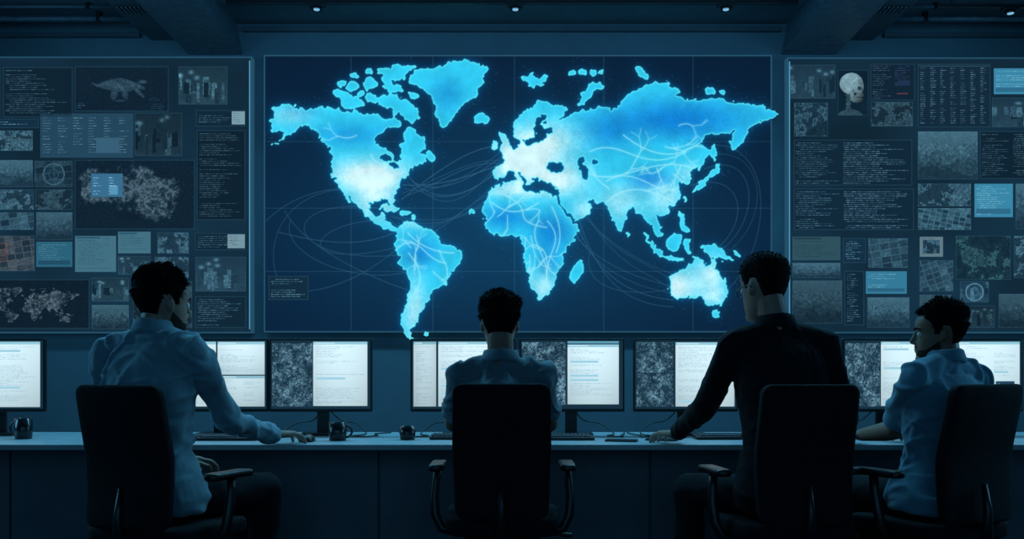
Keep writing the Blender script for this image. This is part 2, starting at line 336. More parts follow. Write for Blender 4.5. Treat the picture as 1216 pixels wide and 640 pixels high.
    for (cx,cy,rx,ry,nn) in ((645,285,24,40,9),(765,205,50,22,9),(505,300,22,24,6),(605,252,22,14,5),(800,160,50,16,3),(430,175,30,20,2)):
        for _ in range(nn): branch(cx+rv.uniform(-rx,rx),cy+rv.uniform(-ry,ry),rv.uniform(0,6.28),rv.uniform(14,24),.9,2)
    sw=np.clip(sw*1.0+blur(sw,1,1)*.9+blur(sw,4,1)*1.0,0,1)
    base=base+(np.array([175,244,255])-base)*(sw*0.72)[...,None]
    rim=np.clip((0.98-blur(mask,1,2))*2.6,0,1)+np.clip((.95-blur(mask,4,2))*.6,0,.45)
    base=base+(np.array([100,248,255])-base)*np.clip(rim,0,.95)[...,None]
    a=np.clip(blur(mask,1,1)*2-0.5,0,1)[...,None]
    img=img*(1-a)+base*a
    sp2=np.random.default_rng(8).random((h,w)); nd=((sp2>0.997)&(mask<0.5)&(g2>0.04)); img[nd]=img[nd]*0.4+np.array([70,150,190])*0.6
    return img
# ---- window painters
def comp(h,w,seed,n=15):
    """photo-like tonal composition: landscape, aerial street plan, interior or coast"""
    r=random.Random(seed*7+1); yy,xx=np.mgrid[0:h,0:w]; var=r.randrange(4); f=fbm(h,w,3.2,seed+5,2,.9); f2=fbm(h,w,12,seed+9,4,.7); g=np.random.default_rng(seed+3).random((h,w))
    if var==0:      # layered hills and sky
        t=.6-.3*yy/h+.1*(f2-.5)
        for k in range(4):
            ln=h*(.28+.17*k)+(fbm(1,w,max(4,w/(2+k)),seed+k*9,5,.6)[0]-.5)*h*.4; m=yy>ln[None,:]; t=np.where(m,(.5-.11*k)*(.55+.9*f),t)
    elif var==1:    # aerial street plan
        an=r.uniform(-.5,.5); X=xx*math.cos(an)+yy*math.sin(an); Y=-xx*math.sin(an)+yy*math.cos(an); cs=r.uniform(8,13)
        blk=np.random.default_rng(seed).random((400,400)); bi=(np.floor(Y/cs).astype(int)+100)%400; bj=(np.floor(X/cs/1.4).astype(int)+100)%400
        t=.12+.5*blk[bi,bj]*(.4+.8*f); road=((Y%cs)<1.4)|((X%(cs*1.4))<1.4); t=np.where(road,.62*(.6+.5*f2),t)
    elif var==2:    # shoreline seen from above
        t=np.where(f2+.12*np.sin(xx/w*5+seed)>.52,.25+.75*f*f2,.12+.1*f); e=abs(f2+.12*np.sin(xx/w*5+seed)-.52)<.012; t=np.where(e,.8,t)
    else:           # dim interior with a few figures and lights
        t=.16+.25*f2*(yy/h)
        for k in range(n):
            cx=r.uniform(0,w); wd=w*r.uniform(.02,.07); y0=h*r.uniform(.25,.6); m=(abs(xx-cx)<wd)&(yy>y0)&(yy<y0+h*r.uniform(.15,.5)); t=np.where(m,r.choice((.06,.2,.45,.6))*(.5+.8*f),t)
        for k in range(4):
            cx=r.uniform(0,w); cy=h*r.uniform(.08,.3); t=t+.6*np.exp(-(((xx-cx)/(w*.05))**2+((yy-cy)/(h*.05))**2))
    return np.clip(t*(.72+.3*f+.22*g),0,1)
def paint(kind,w,h,seed,br=1.0):
    seed=abs(int(seed)); w=max(8,int(w)); h=max(6,int(h)); r=random.Random(seed); a=np.zeros((h,w,3))
    def words(x0,x1,y0,y1,col,dy=4,dens=0.9,sz=1,ind=True):
        y=y0
        while y<y1:
            if r.random()<dens:
                x=x0+(0 if (r.random()<0.7 or not ind) else r.randint(2,8)); end=x0+(x1-x0)*r.uniform(0.4,1.0)
                while x<end:
                    l=r.randint(2,9); k=r.uniform(0.3,.85); x2=int(min(x+l,end)); 
                    a[int(y):int(y)+sz,int(x):x2]=a[int(y):int(y)+sz,int(x):x2]*(1-k)+np.array(col)*k; x+=l+r.randint(1,2)
            y+=dy
    nz=fbm(h,w,max(5,h/2.5),seed,6,.72); dk=np.array([14,36,52]); 
    if kind=='text':
        a[:]=(17,41,58); words(5,w-6,6,h-5,(105,155,180)); 
    elif kind=='text2':
        a[:]=(17,41,58); words(4,w*0.38,6,h-4,(95,145,170)); words(w*0.42,w-5,6,h-4,(115,165,190))
    elif kind=='warm':
        a[:]=(17,38,55); words(4,w*0.5,4,h-3,(90,125,150)); words(w*0.55,w-3,4,h*0.6,(80,92,150)); a[int(h*0.8):int(h*0.8)+2,int(w*0.6):int(w*0.85)]=(110,62,78); a[int(h*0.45):int(h*0.6),int(w*0.62):int(w*0.9)]=(34,52,84)
    elif kind=='doc':
        a[:]=(84,142,164); words(5,w-6,5,h-5,(36,80,104)); a[2:5,3:int(w*.6)]=(60,110,135)
    elif kind=='bluedoc':
        a[:]=(56,132,164); words(5,w-6,6,h-5,(150,205,222)); a[int(h*.75):int(h*.9),4:w-5]=(44,104,134)
    elif kind=='white':
        a[:]=(150,190,205); words(4,w-4,4,h-4,(50,90,112))
    elif kind=='table':
        a[:]=(20,44,62)
        x=5
        while x<w-12:
            words(x,x+12,8,h-5,(120,168,190),dy=4,ind=False); x+=19
        a[4,3:w-3]=(60,100,125)
    elif kind=='tableb':
        a[:]=(40,78,102)
        x=5
        while x<w-16:
            words(x,x+20,8,h-6,(140,185,204),dy=5,ind=False); x+=29
        a[int(h*.55):int(h*.9),int(w*.6):int(w*.85)]=(62,108,134)
    elif kind in('photo','photob','green','round','warmphoto','aerial'):
        hi=np.array({'photo':(108,164,188),'photob':(125,192,216),'green':(84,146,152),'round':(80,124,144),'warmphoto':(132,138,144),'aerial':(96,148,170)}[kind])
        yy,xx=np.mgrid[0:h,0:w]; f=fbm(h,w,3.5,seed+5,2,.9)
        if kind in('green','aerial'): rd=1-2*abs(nz-.5); t=np.where(rd>.95,.6,1.1*nz*nz*(.2+1.2*f))
        else: t=comp(h,w,seed)
        a=dk+(hi-dk)*np.clip(t,0,1)[...,None]
        if kind=='round':
            d=np.hypot(xx-w/2,(yy-h/2)*1.02); a[d<h*.4]*=1.15; a[(abs(d-h*.4)<.9)]=(80,122,142); a[(abs(d-h*.18)<.7)]=(58,96,116)
        if kind=='warmphoto': a[int(h*.2):int(h*.75),int(w*.2):int(w*.6)]*=np.array([1.25,0.97,0.9])
    elif kind=='portrait':   # pale skull seen from the side, facing right
        yy,xx=np.mgrid[0:h,0:w]; a[:]=dk; a*=(.8+.4*nz)[...,None]; f=fbm(h,w,7,seed+5,3,.6); u=xx/w; v=yy/h
        c1=((u-.44)/.38)**2+((v-.30)/.235)**2<1; fr=((u-.66)/.19)**2+((v-.36)/.15)**2<1; mx=((u-.70)/.15)**2+((v-.53)/.10)**2<1; j1=((u-.62)/.21)**2+((v-.64)/.075)**2<1; rm=(abs(u-.46-.1*(v-.5))<.06)&(v>.45)&(v<.67)
        k=c1|fr|mx|j1|rm; lit=np.clip(1.15-1.3*((u-.36)**2+(v-.2)**2)*1.5,.3,1.1); nk=(abs(u-.34)<.07+.02*np.sin(v*70))&(v>.5)&(v<.95); sh_=(((u-.40)/.44)**2+((v-1.05)/.19)**2<1)
        a[nk|sh_]=np.array([66,106,124])*(.5+.5*f[nk|sh_])[:,None]; a[k]=np.array([150,192,206])*(lit[k]*(.62+.4*f[k]))[:,None]
        for (x,y,rx,ry) in((.70,.40,.065,.045),(.83,.49,.04,.04),(.56,.52,.055,.035),(.50,.46,.03,.02)): q=((u-x)/rx)**2+((v-y)/ry)**2<1; a[q]=a[q]*.3+np.array([10,24,34])
        tb=(abs(v-.595)<.02)&(u>.62)&(u<.82); a[tb&((xx%3)==0)]*=.5; a[(abs(v-.597)<.008)&(u>.55)&(u<.84)]*=.5
    elif kind in('sketch','map','terrain'):
        a[:]=(16,36,52); g=np.random.default_rng(seed).random((h,w)); a*=(0.78+0.44*g)[...,None]; yy,xx=np.mgrid[0:h,0:w]; u=xx/w; v=yy/h; f=fbm(h,w,3.5,seed+5,2,.9)
        if kind=='map':
            mh,mw=mask.shape; yi=(np.linspace(0,.85,int(h*.74))*(mh-1)).astype(int); xi=(np.linspace(0,.99,int(w*.84))*(mw-1)).astype(int); sub=mask[yi][:,xi]; y0=int(h*.14); x0=int(w*.09)
            nn=f[y0:y0+sub.shape[0],x0:x0+sub.shape[1]]; n2=nz[y0:y0+sub.shape[0],x0:x0+sub.shape[1]]; k=sub*np.clip(nn*1.5+n2*1.3-.95,0.12,1); s=a[y0:y0+sub.shape[0],x0:x0+sub.shape[1]]; s+= (np.array([132,154,166])-s)*(k*0.85)[...,None]
        elif kind=='terrain':   # wide relief of a ragged coastline with bright ridges
            n1=fbm(h,w,h/2.4,seed+21,7,.7); env=1.1-((u-.52)/.52)**2-((v-.42)/.5)**2; land=np.clip((env*.42+n1*1.25-.80)*9,0,1); rd=1-abs(fbm(h,w,14,seed+40,4,.7)-.5)*5
            k=land*np.clip(.10+.6*np.clip(rd,0,1)**2+.7*(f-.38)+.25*(g>.82),0.04,1); a+=(np.array([128,158,172])-a)*(k*.8)[...,None]
            wd=(abs(u-.46)<.10)&(abs(v-.80)<.07); a[wd]=a[wd]*.6+np.array([14,30,42])*.4
        else:   # dim organic winged body, softly shaded
            k=np.zeros((h,w))
            for (cx,cy,rx,ry,an,b_) in((.46,.44,.17,.11,.1,.55),(.60,.38,.15,.06,.35,.6),(.34,.36,.12,.05,-.3,.5),(.66,.52,.11,.045,.8,.45),(.42,.60,.035,.14,.25,.4),(.53,.60,.03,.13,-.3,.4),(.27,.44,.10,.025,.35,.45),(.72,.34,.05,.04,0,.6),(.48,.76,.06,.02,0,.35)):
                c_,q_=math.cos(an),math.sin(an); dx=((u-cx)*c_*1.0+(v-cy)*q_*h/w); dy=(-(u-cx)*q_*w/h+(v-cy)*c_); d=(dx/rx)**2+(dy/ry)**2; k=np.maximum(k,np.where(d<1,b_*(1-.5*d)*(.3+1.1*f),0)); k=np.maximum(k,np.where(abs(d-1)<.08,.35,0))
            a+=(np.array([128,172,192])-a)*np.clip(k,0,1)[...,None]*.75
            words(5,w*.12,h*.82,h-4,(100,150,176)); words(w*.8,w-6,h*.7,h-4,(60,100,125))
    a=a*br
    e=np.array([50,92,115]); a[0,:]=e; a[-1,:]=e; a[:,0]=e; a[:,-1]=e
    return a
# ------------------------------------------------------------------ room shell
YW=6.5
def struct(name,a,b,m):
    g=G(); g.box(a,b); o=g.build(name,m,None,False); tag(o,kind='structure'); return o
struct('floor',(-4.6,-1.5,-0.1),(4.6,YW+0.1,0),M['floor'])
struct('wall_back',(-4.6,YW,0),(4.6,YW+0.1,3.5),M['wall'])
struct('wall_left',(-4.7,-1.5,0),(-4.6,YW,3.5),M['wall']); struct('wall_right',(4.6,-1.5,0),(4.7,YW,3.5),M['wall'])
struct('ceiling',(-4.6,-1.5,3.5),(4.6,YW,3.6),M['ceil'])
struct('baseboard_back',(-4.6,YW-0.015,0),(4.6,YW,0.1),M['trim'])
struct('trim_1',(-1.88,YW-0.035,3.44),(1.88,YW,3.475),M['beam'])
struct('trim_2',(-4.6,YW-0.035,3.40),(-2.6,YW,3.43),M['beam']); struct('trim_3',(2.6,YW-0.035,3.40),(4.6,YW,3.43),M['beam'])
def beamthing(sx,label):
    o=empty('ceiling_beam',(sx*2.2,3.5,3.5),0,label,'beam','ceiling beams flanking the map')
    def b(name,x0,x1,y0,y1,z0,z1,m):
        xa,xb=sorted((sx*x0,sx*x1)); g=G(); g.box((xa-sx*2.2,y0-3.5,z0-3.5),(xb-sx*2.2,y1-3.5,z1-3.5)); return g.build(name,m,o,False)
    b('beam_body',2.0,2.53,0.5,6.5,3.385,3.5,M['beam'])
    g=G(); vs=[]
    for y,zb in ((5.55,3.31),(6.5,3.285)):
        for (x,z) in ((1.89,zb),(2.27,zb),(2.34,3.5),(1.93,3.5)): vs.append((sx*x-sx*2.2,y-3.5,z-3.5))
    g.add(vs,[(0,1,2,3),(4,5,6,7),(0,1,5,4),(1,2,6,5),(2,3,7,6),(3,0,4,7)]); g.build('soffit_block',M['trim'],o,False)
    b('beam_flange',2.53,2.6,0.5,6.5,3.44,3.5,M['trim'])
beamthing(-1,'dark boxed ceiling beam running to the wall left of the world map')
beamthing(1,'dark boxed ceiling beam running to the wall right of the world map')
for sx,s in ((-1,'left'),(1,'right')):
    o=empty('ceiling_vent',(sx*2.42,5.92,3.385),0,'small slatted vent grille under the %s ceiling beam'%s,'vent')
    bevbox('frame',(-0.1,-0.06,-0.008),(0.1,0.06,0),M['black'],o,0.002)
    g=G()
    for k in range(7): g.box((-0.088+k*0.027,-0.05,-0.014),(-0.078+k*0.027,0.05,-0.006))
    g.box((-.09,-.052,-.008),(.09,-.048,-.006)); g.build('slats',M['trim'],o,False)
for sx,s in ((-1,'left'),(1,'right')):
    for Y,z,r_,w_ in ((6.28,3.455,.018,'thick'),(6.12,3.475,.010,'thin')):
        o=empty('ceiling_pipe',(sx*3.6,Y,z),0,'%s dark ceiling pipe crossing above the %s video wall'%(w_,s),'pipe')
        g=G(); g.cyl((-1.0,0,0),r_,(1.0,0,0),r_,14); g.build('tube',M['trim'],o)
        for x in (-.8,0,.8):
            g=G(); g.box((x-.012,-r_-.004,-r_-.004),(x+.012,r_+.004,3.5-z)); g.build('clamp',M['black'],o,False)
def track(x0,x1,Y,z,label):
    o=empty('light_track',((x0+x1)/2,Y,3.5),0,label,'light track'); cx=(x0+x1)/2
    bevbox('rail',(x0-cx,-0.015,z-0.012-3.5),(x1-cx,0.015,z+0.012-3.5),M['black'],o,0.003)
    k=max(2,int((x1-x0)/1.1)+1)
    for i in range(k):
        g=G(); x=x0+0.1+(x1-x0-0.2)*i/(k-1)-cx; g.cyl((x,0,z-3.5),0.006,(x,0,0),0.006,8); g.build('hanger_rod',M['black'],o)
    return o
TZ=3.455; TY=6.0
track(-1.85,1.85,TY,TZ,'long black ceiling light track above the world map'); 
TZ2=3.43
track(WX(1112,TY),4.4,TY,TZ2,'black ceiling light track at the right above the side display')
def spot(px,Y,z,label):
    x=WX(px,Y); o=empty('track_light',(x,Y,z-0.012),0,label,'spotlight','track spotlights')
    bevbox('adapter',(-0.055,-0.022,-0.016),(0.055,0.022,0.0),M['black'],o,0.003)
    g=G(); g.rev([(0.02,-0.014),(0.034,-0.017),(0.036,-0.034),(0.032,-0.036),(0.020,-0.030)]); g.build('head',M['dark'],o)
    g=G(); g.rev([(0.019,-0.029),(0.019,-0.036),(0.012,-0.038),(0.004,-0.039)]); g.build('lens',M['lamp'],o)
for px,t in ((376,'leftmost small black spotlight on the track above the map'),(612,'middle small black spotlight on the track above the map'),(862,'rightmost small black spotlight on the track above the map')): spot(px,TY,TZ,t)
spot(1200,TY,TZ2,'small black spotlight on the right-hand track above the side display')
# ------------------------------------------------------------------ video walls
YD=6.44
def vidwall(name,x0,y0,x1,y1,label):
    o=empty(name,(WX((x0+x1)/2,YD),YW,WZ(y1,YD)),0,label,'video wall'); L=o.location.copy()
    a=W(x0,y1,YD); b=W(x1,y0,YD)
    g=G(); g.box((a.x-L.x,YD+0.012-L.y,a.z-L.z),(b.x-L.x,-0.001,b.z-L.z)); g.build('housing',M['black'],o,False)
    g=G(); t=0.009
    for (p,q) in (((a.x-t,a.z-t),(b.x+t,a.z)),((a.x-t,b.z),(b.x+t,b.z+t)),((a.x-t,a.z),(a.x,b.z)),((b.x,a.z),(b.x+t,b.z))):
        g.box((p[0]-L.x,YD-0.006-L.y,p[1]-L.z),(q[0]-L.x,-0.001,q[1]-L.z))
    g.build('frame',M['rimglow'],o,False)  # plain frame, no lamp: its pale tone is put in as dim emission
    return o,L
o,L=vidwall('map_video_wall',MX0,MY0,MX1,MY1,'large central video wall showing a glowing cyan world map')
img=worldimg(); ih=int((MY1-MY0)*K)+1; iw=int((MX1-MX0)*K)+1
a=W(MX0,MY1,YD); b=W(MX1,MY0,YD)
display('map_display',img[:ih,:iw],a.x,b.z,b.x,a.z,YD,M['disp'],o,L)
# land that reaches past the bottom and right edge of the screen: cut-out overlay in front of the frame
keep=(mask>.5); k2=np.zeros_like(keep); k2[ih-3:,:]=True; k2[:,iw-3:]=True; keep&=k2
a=W(RX0,RY1,YD-.009); b=W(RX1,RY0,YD-.009)
display('map_overhang',img,a.x,b.z,b.x,a.z,YD-.009,M['disp'],o,L,keep)
lg=paint('text',75,45,5,1.1); a=W(319,356,YD-0.004); b=W(366,328,YD-0.004)
display('legend_window',lg,a.x,b.z,b.x,a.z,YD-0.004,M['disp'],o,L)
def side(name,x0,y0,x1,y1,label,wins):
    o,L=vidwall(name,x0,y0,x1,y1,label)
    w=int(x1-x0); h=int(y1-y0); nz=fbm(h//3,w//3,30,11,3); im=np.array([18,43,60])*(0.8+0.45*nz)[...,None]
    a=W(x0,y1,YD); b=W(x1,y0,YD); display('backdrop_display',im,a.x,b.z,b.x,a.z,YD,M['disp'],o,L)
    for k,wn in enumerate(wins):
        X0,Y0,X1,Y1,kind=wn[:5]; br=wn[5] if len(wn)>5 else 1.0; d=0.004+(0.004 if len(wn)>6 else 0)
        q=2.2 if kind=='portrait' else 1.6
        im=paint(kind,(X1-X0)*q+1,(Y1-Y0)*q+1,k*31+len(name)+x0+100,br*.98)
        im=im*.92+np.array([16,40,58])*.08
        a=W(X0,Y1,YD-d); b=W(X1,Y0,YD-d)
        display('display_window',im,a.x,b.z,b.x,a.z,YD-d,M['disp'],o,L)
    g=G(); xe=x1-1.5 if x0<300 else x0+1.5; a=W(xe-0.6,y1-3,YD-0.006); b=W(xe+0.6,y0+3,YD-0.006)
    g.box((a.x-L.x,YD-0.008-L.y,a.z-L.z),(b.x-L.x,YD-0.004-L.y,b.z-L.z)); g.build('edge_light_strip',M['led'],o,False)
side('side_video_wall',-40,69,298,394,'left video wall crowded with documents, photos and a small grey map',[
 (4,80,86,139,'text',.9),(89,79,200,132,'sketch'),(212,79,270,124,'photob',.9),(-36,80,0,139,'photo'),
 (-36,141,46,152,'text',1.2),(-30,155,39,179,'photob',.9),(-36,190,39,222,'photo'),(41,191,86,222,'round',.9),
 (48,135,158,187,'tableb',.95),(160,134,216,185,'photo',.8),(233,131,291,150,'text'),(275,132,291,148,'white',.9,1),(234,155,291,261,'text',.85),
 (89,190,231,272,'terrain'),(108,206,146,234,'tableb',1.5,1),(-36,225,40,249,'photo'),(42,225,86,249,'photo',.8),(-36,252,40,273,'photo'),(43,252,86,285,'photo',.9),
 (-36,280,41,322,'warmphoto'),(43,287,86,317,'bluedoc',.8),(89,280,138,323,'doc',.85),(140,275,179,301,'doc',.85),(140,304,179,326,'photo'),(187,276,224,301,'photo'),
 (232,277,291,297,'text',1),(270,278,291,295,'white',.85,1),(184,305,224,330,'photo'),(232,305,292,346,'photo',1.05),(-36,332,106,390,'map',.9),
 (109,330,153,358,'photob',.9),(109,362,153,391,'photob',.8),(232,352,292,389,'text'),(158,334,228,389,'photo',.7)])
side('side_video_wall',936,70,1262,394,'right video wall crowded with text columns, photos and a pale skull',[
 (938,77,992,117,'photo'),(995,83,1031,137,'portrait'),(1034,76,1086,119,'warm'),(1090,76,1176,151,'table'),(1180,81,1258,112,'bluedoc',1.1),(1178,116,1258,151,'photo'),
 (943,122,983,162,'aerial'),(1034,121,1084,150,'photo',.8),(943,166,1083,220,'text2'),(1090,156,1161,213,'photob',.9),(1164,156,1258,212,'text2',.9),
 (943,224,1085,273,'text2',1.05),(1090,218,1153,245,'photo'),(1090,247,1153,273,'photob'),(1157,218,1203,258,'bluedoc',1.1),(1206,218,1258,272,'photo'),
 (941,281,998,309,'doc',.6),(1001,283,1028,312,'text',1.2),(1031,283,1078,318,'photo'),(1092,281,1120,305,'white',.7),(1096,285,1116,301,'photo',1,1),(1135,280,1200,332,'green'),(1204,280,1258,330,'photo'),
 (941,312,998,330,'photo'),(1003,322,1026,386,'text'),(1028,322,1077,349,'bluedoc',1.0),(1030,353,1080,389,'photo'),(941,333,1000,384,'photo',.8),(1092,309,1132,346,'photo'),(1092,350,1130,389,'photo',.8),
 (1140,334,1174,359,'round',1.2),(1140,363,1181,389,'photo',.8),(1186,349,1258,389,'photo',.8)])
# ------------------------------------------------------------------ desk
YF=4.17; YB=4.95; ZD=0.75
d=empty('console_desk',(0,4.5,0),0,'long continuous pale console desk under all the monitors','desk')
bevbox('worktop',(-3.4,YF-4.5,ZD-0.025),(3.4,YB-4.5,ZD),M['desk'],d,0.003)
edges=[-3.38]+[WX(p,4.55) for p in (12,450,772)]+[WX(1100,4.55),3.38]
for a_,b_ in zip(edges[:-1],edges[1:]): bevbox('front_panel',(a_+0.005,0.05,0.04),(b_-0.005,0.07,ZD-0.026),M['panel'],d,0.003)
for e in edges: bevbox('support_panel',(e-0.012,0.075,0.0),(e+0.012,0.42,ZD-0.026),M['panel'],d,0.002)
bevbox('plinth',(-3.38,0.055,0.0),(3.38,0.075,0.038),M['black'],d,0.002)
# ------------------------------------------------------------------ monitors
def scr(kind,seed,w=190,h=128):
    r=random.Random(seed); a=np.zeros((h,w,3)); a[:]=(20,46,62)
    def put(x0,y0,x1,y1,k,br):
        x0,x1,y0,y1=int(x0),int(x1),int(y0),int(y1); p=paint(k,x1-x0,y1-y0,seed+x0*3+y0,br); a[y0:y0+p.shape[0],x0:x0+p.shape[1]]=p[:h-y0,:w-x0]
    def light(x0,y0,x1,y1,cols=1,tone=1.0):
        x0,x1,y0,y1=int(x0),int(x1),int(y0),int(y1); yy,xx=np.mgrid[y0:y1,x0:x1]; gr=1.04-.16*((yy-y0)/(y1-y0))**1.5-.07*abs((xx-(x0+x1)/2)/(x1-x0)*2)**2
        a[y0:y1,x0:x1]=np.array((202,230,240))*tone*gr[...,None]
        a[y0:y0+5,x0:x1]=np.array((140,192,210))*tone; a[y0+2:y0+3,x0+3:x0+int((x1-x0)*.4)]=(220,240,245)
        cw=(x1-x0)/cols
        for c in range(cols):
            y=y0+9
            while y<y1-5:
                q=r.random()
                if q<.05: a[y:y+4,int(x0+c*cw+5):int(x0+c*cw+cw*.6)]=np.array((150,198,216))*tone; y+=8; continue
                if q<.85:
                    x=x0+c*cw+5; e=x+(cw-10)*r.uniform(.3,1)
                    while x<e:
                        l=r.randint(2,8); k=r.uniform(.15,.5); X2=int(min(x+l,e)); a[y:y+1,int(x):X2]=a[y:y+1,int(x):X2]*(1-k)+np.array((70,120,145))*k; x+=l+1.5
                y+=3 if q<.8 else 6
    def dense(x0,y0,x1,y1,q=0):   # fine grainy grey-blue aerial imagery
        x0,x1,y0,y1=int(x0),int(x1),int(y0),int(y1); hh,ww=y1-y0,x1-x0; g=np.random.default_rng(seed+q).random((hh,ww)); n=fbm(hh,ww,14,seed+q,4,.75); n2=fbm(hh,ww,2.4,seed+3+q,2,.9)
        t=np.clip((g*.35+n2*.75+n*1.0-.92)*1.5,0,1); a[y0:y1,x0:x1]=np.array([22,48,64])+(np.array([128,172,192])-np.array([22,48,64]))*t[...,None]
    if kind=='noise_doc': dense(3,6,w*.42,h-5); light(w*.42+2,3,w-6,h-6)
    elif kind=='noise_doc2': dense(3,4,w*.44,h-8); light(w*.46,8,w-8,h-9); a[2:6,int(w*.46):w-8]=(90,150,175)
    elif kind=='doc': light(3,3,w-6,h-4,2); put(w*.06,h*.62,w*.34,h*.86,'photo',1.2); put(w*.4,h*.66,w*.52,h*.8,'bluedoc',.9)
    elif kind=='doc2': light(3,3,w*.24,h-5,1,.9); light(w*.26,3,w-4,h-5,1)
    elif kind=='doc3': light(3,3,w*.5,h-5); light(w*.52,3,w-4,h*.5); light(w*.52,h*.52,w-4,h-5,2,.92)
    elif kind=='white': light(3,3,w-5,h-4,3,1.0); put(w*.7,h*.6,w*.92,h*.86,'photo',1.1)
    elif kind=='mix': dense(3,4,w*.38,h*.47); dense(3,h*.49,w*.38,h-5,4); light(w*.40,4,w-4,h-5)
    return a
def monitor(cx,w_,kind,seed,label,rz=0):
    YM=4.7; hw=w_/2; zb=0.121; zt=0.492
    o=empty('monitor',(cx,YM+0.06,ZD),rz,label,'monitor','monitors on the long desk'); 
    slab('housing',(w_,0.022,zt-zb),1,0.006,0.003,M['black'],o,lambda co:Vector((co.x,co.y-0.055,co.z+(zb+zt)/2)),2)
    slab('rear_cover',(w_*.7,0.035,(zt-zb)*.6),1,0.03,0.012,M['black'],o,lambda c:Vector((c.x,c.y-0.03,c.z+(zb+zt)/2)),3)
    b=0.009; im=scr(kind,seed)
    display('screen',im,-hw+b,zt-b,hw-b,zb+b+0.006,-0.0672,M['dispm'],o,(0,0,0))
    g=G(); g.loft([[Vector((sx*0.03,y,z)) for sx,y in ((-1,-0.008),(1,-0.008),(1,0.014),(-1,0.014))] for z in (0.006,0.15,0.3)]); g.build('stand_neck',M['black'],o,False)
    slab('stand_base',(0.22,0.17,0.012),2,0.03,0.003,M['black'],o,lambda c:Vector((c.x,c.y,c.z+0.006)),2)
for cx,w_,k,s,l in ((-8,124,'doc',3,'monitor at the far left edge of the desk, partly out of view'),
  (257,124,'doc3',11,'monitor with pale pages, half hidden by the man in the light blue long-sleeved shirt'),
  (381,122,'noise_doc',14,'monitor with speckled image and pale page, right of the light blue long-sleeved shirt'),
  (550,125,'doc2',21,'monitor with pale text pages, left one behind the short-sleeved man in the middle'),
  (679,125,'noise_doc2',28,'monitor with speckled image and page, right one behind the short-sleeved man in the middle'),
  (814,124,'mix',33,'monitor with two dark pictures and a pale page, left of the man in black'),
  (1053,106,'noise_doc',41,'monitor facing the profile man, between him and the man in black'),
  (1161,107,'white',47,'rightmost monitor with white page, behind the man seen in profile')):
    monitor(WX(cx,4.7),w_/F*4.7,k,s,l)
def cable(pts,label):
    P=[]; 
    for i in range(len(pts)-1):
        p0=Vector(pts[max(i-1,0)]); p1=Vector(pts[i]); p2=Vector(pts[i+1]); p3=Vector(pts[min(i+2,len(pts)-1)])
        for t in np.linspace(0,1,8,endpoint=False):
            P.append(0.5*((2*p1)+(p2-p0)*t+(2*p0-5*p1+4*p2-p3)*t*t+(3*p1-p0-3*p2+p3)*t**3))
    P.append(Vector(pts[-1])); g=G(); g.tube(P,0.0035,8); tag(g.build('cable',M['cable']),label,'cable','cables behind the monitors')
zc=ZD+0.0065
for cx,s,l in ((381,-1,'thin black cable curling on the desk left of the black mug with a handle'),(381,1,'thin black cable curling on the desk right of the black mug with a handle'),(550,-1,'thin black cable curling on the desk behind the small cup'),(679,1,'thin black cable below the monitor right of the middle man'),(814,-1,'thin black cable below the monitor left of the man in black'),(1053,-1,'thin black cable below the monitor beside the profile man')):
    x=WX(cx,4.7)+.02*s; e=.0 if cx not in (679,814) else -.06
    cable([(x,4.81,0.88),(x+.05*s,4.86,0.82),(x+.14*s,4.84,zc+.045),(x+.20*s,4.76,zc),(x+.15*s,4.60,zc),(x+.22*s,4.55,zc),(x+(.28+e)*s,4.62,zc),(x+.25*s,4.74,zc),(x+(.32+e)*s,4.83,zc)],l)
def mug(px,Y,r_,h_,label,handle=0):
    o=empty('mug',(WX(px,Y),Y,ZD),0,label,'mug')
    g=G(); g.rev([(r_*.86,0),(r_*.95,.004),(r_,h_*.4),(r_,h_),(r_-.003,h_),(r_-.004,h_*.5),(r_*.8,.008)]); g.build('body',M['ceramic'],o)
    g=G(); g.rev([(r_-.0045,h_*.78),(r_-.0045,h_*.79)]); g.build('coffee',M['coffee'],o)
    if handle:
        g=G(); g.tube([(handle*(r_-.002+.028*math.sin(t)),0,h_*.5+h_*.32*math.cos(t)) for t in np.linspace(0,math.pi,10)],.005,8); g.build('handle',M['ceramic'],o)
mug(28,4.5,.04,.10,'tall black mug at the far left of the desk under the cut-off monitor',-1)
mug(401,4.4,.042,.085,'black mug with handle beside the hand of the man in light blue',1)
mug(484,4.45,.038,.065,'small black cup between the two pairs of monitors left of centre')
def keyboard(px,Y,w_,label,rz=0):
    o=empty('keyboard',(WX(px,Y),Y,ZD),rz,label,'keyboard','keyboards on the desk')
    slab('case',(w_,.14,.014),2,.01,.003,M['black'],o,lambda c:Vector((c.x,c.y,c.z+.0105+c.y*.04)),2)
    g=G(); nx=int(w_/.019)-1
    for j in range(5):
        for i in range(nx):
            x=-nx*.0095+i*.019; y=-.058+j*.0235; z=.0175+y*.04
            if j==0 and nx*0.3<i<nx*.6: continue
            g.loft([[Vector((x+q[0]*s+.0085,y+q[1]*s+.0085+.002,zz)) for q in ((-1,-1),(1,-1),(1,1),(-1,1))] for s,zz in ((.0085,z-.002),(.0068,z+.007))])
        if j==0: g.loft([[Vector((q[0]*w_*.14*s/.0085*1.0,y+q[1]*s+.0085+.002,zz)) for q in ((-1,-1),(1,-1),(1,1),(-1,1))] for s,zz in ((.0085,z-.002),(.0078,z+.007))])
    g.build('keycaps',M['keys'],o,False)
keyboard(256,4.44,.43,'keyboard half hidden behind the man in the light blue long-sleeved shirt')
keyboard(565,4.50,.44,'wide keyboard in front of the middle man, peeking out at his left elbow')
keyboard(668,4.46,.30,'compact keyboard peeking out at the right elbow of the middle man')
keyboard(868,4.50,.36,'keyboard on the desk in front of the man in black')
keyboard(1082,4.54,.34,'keyboard in front of the man seen in profile')
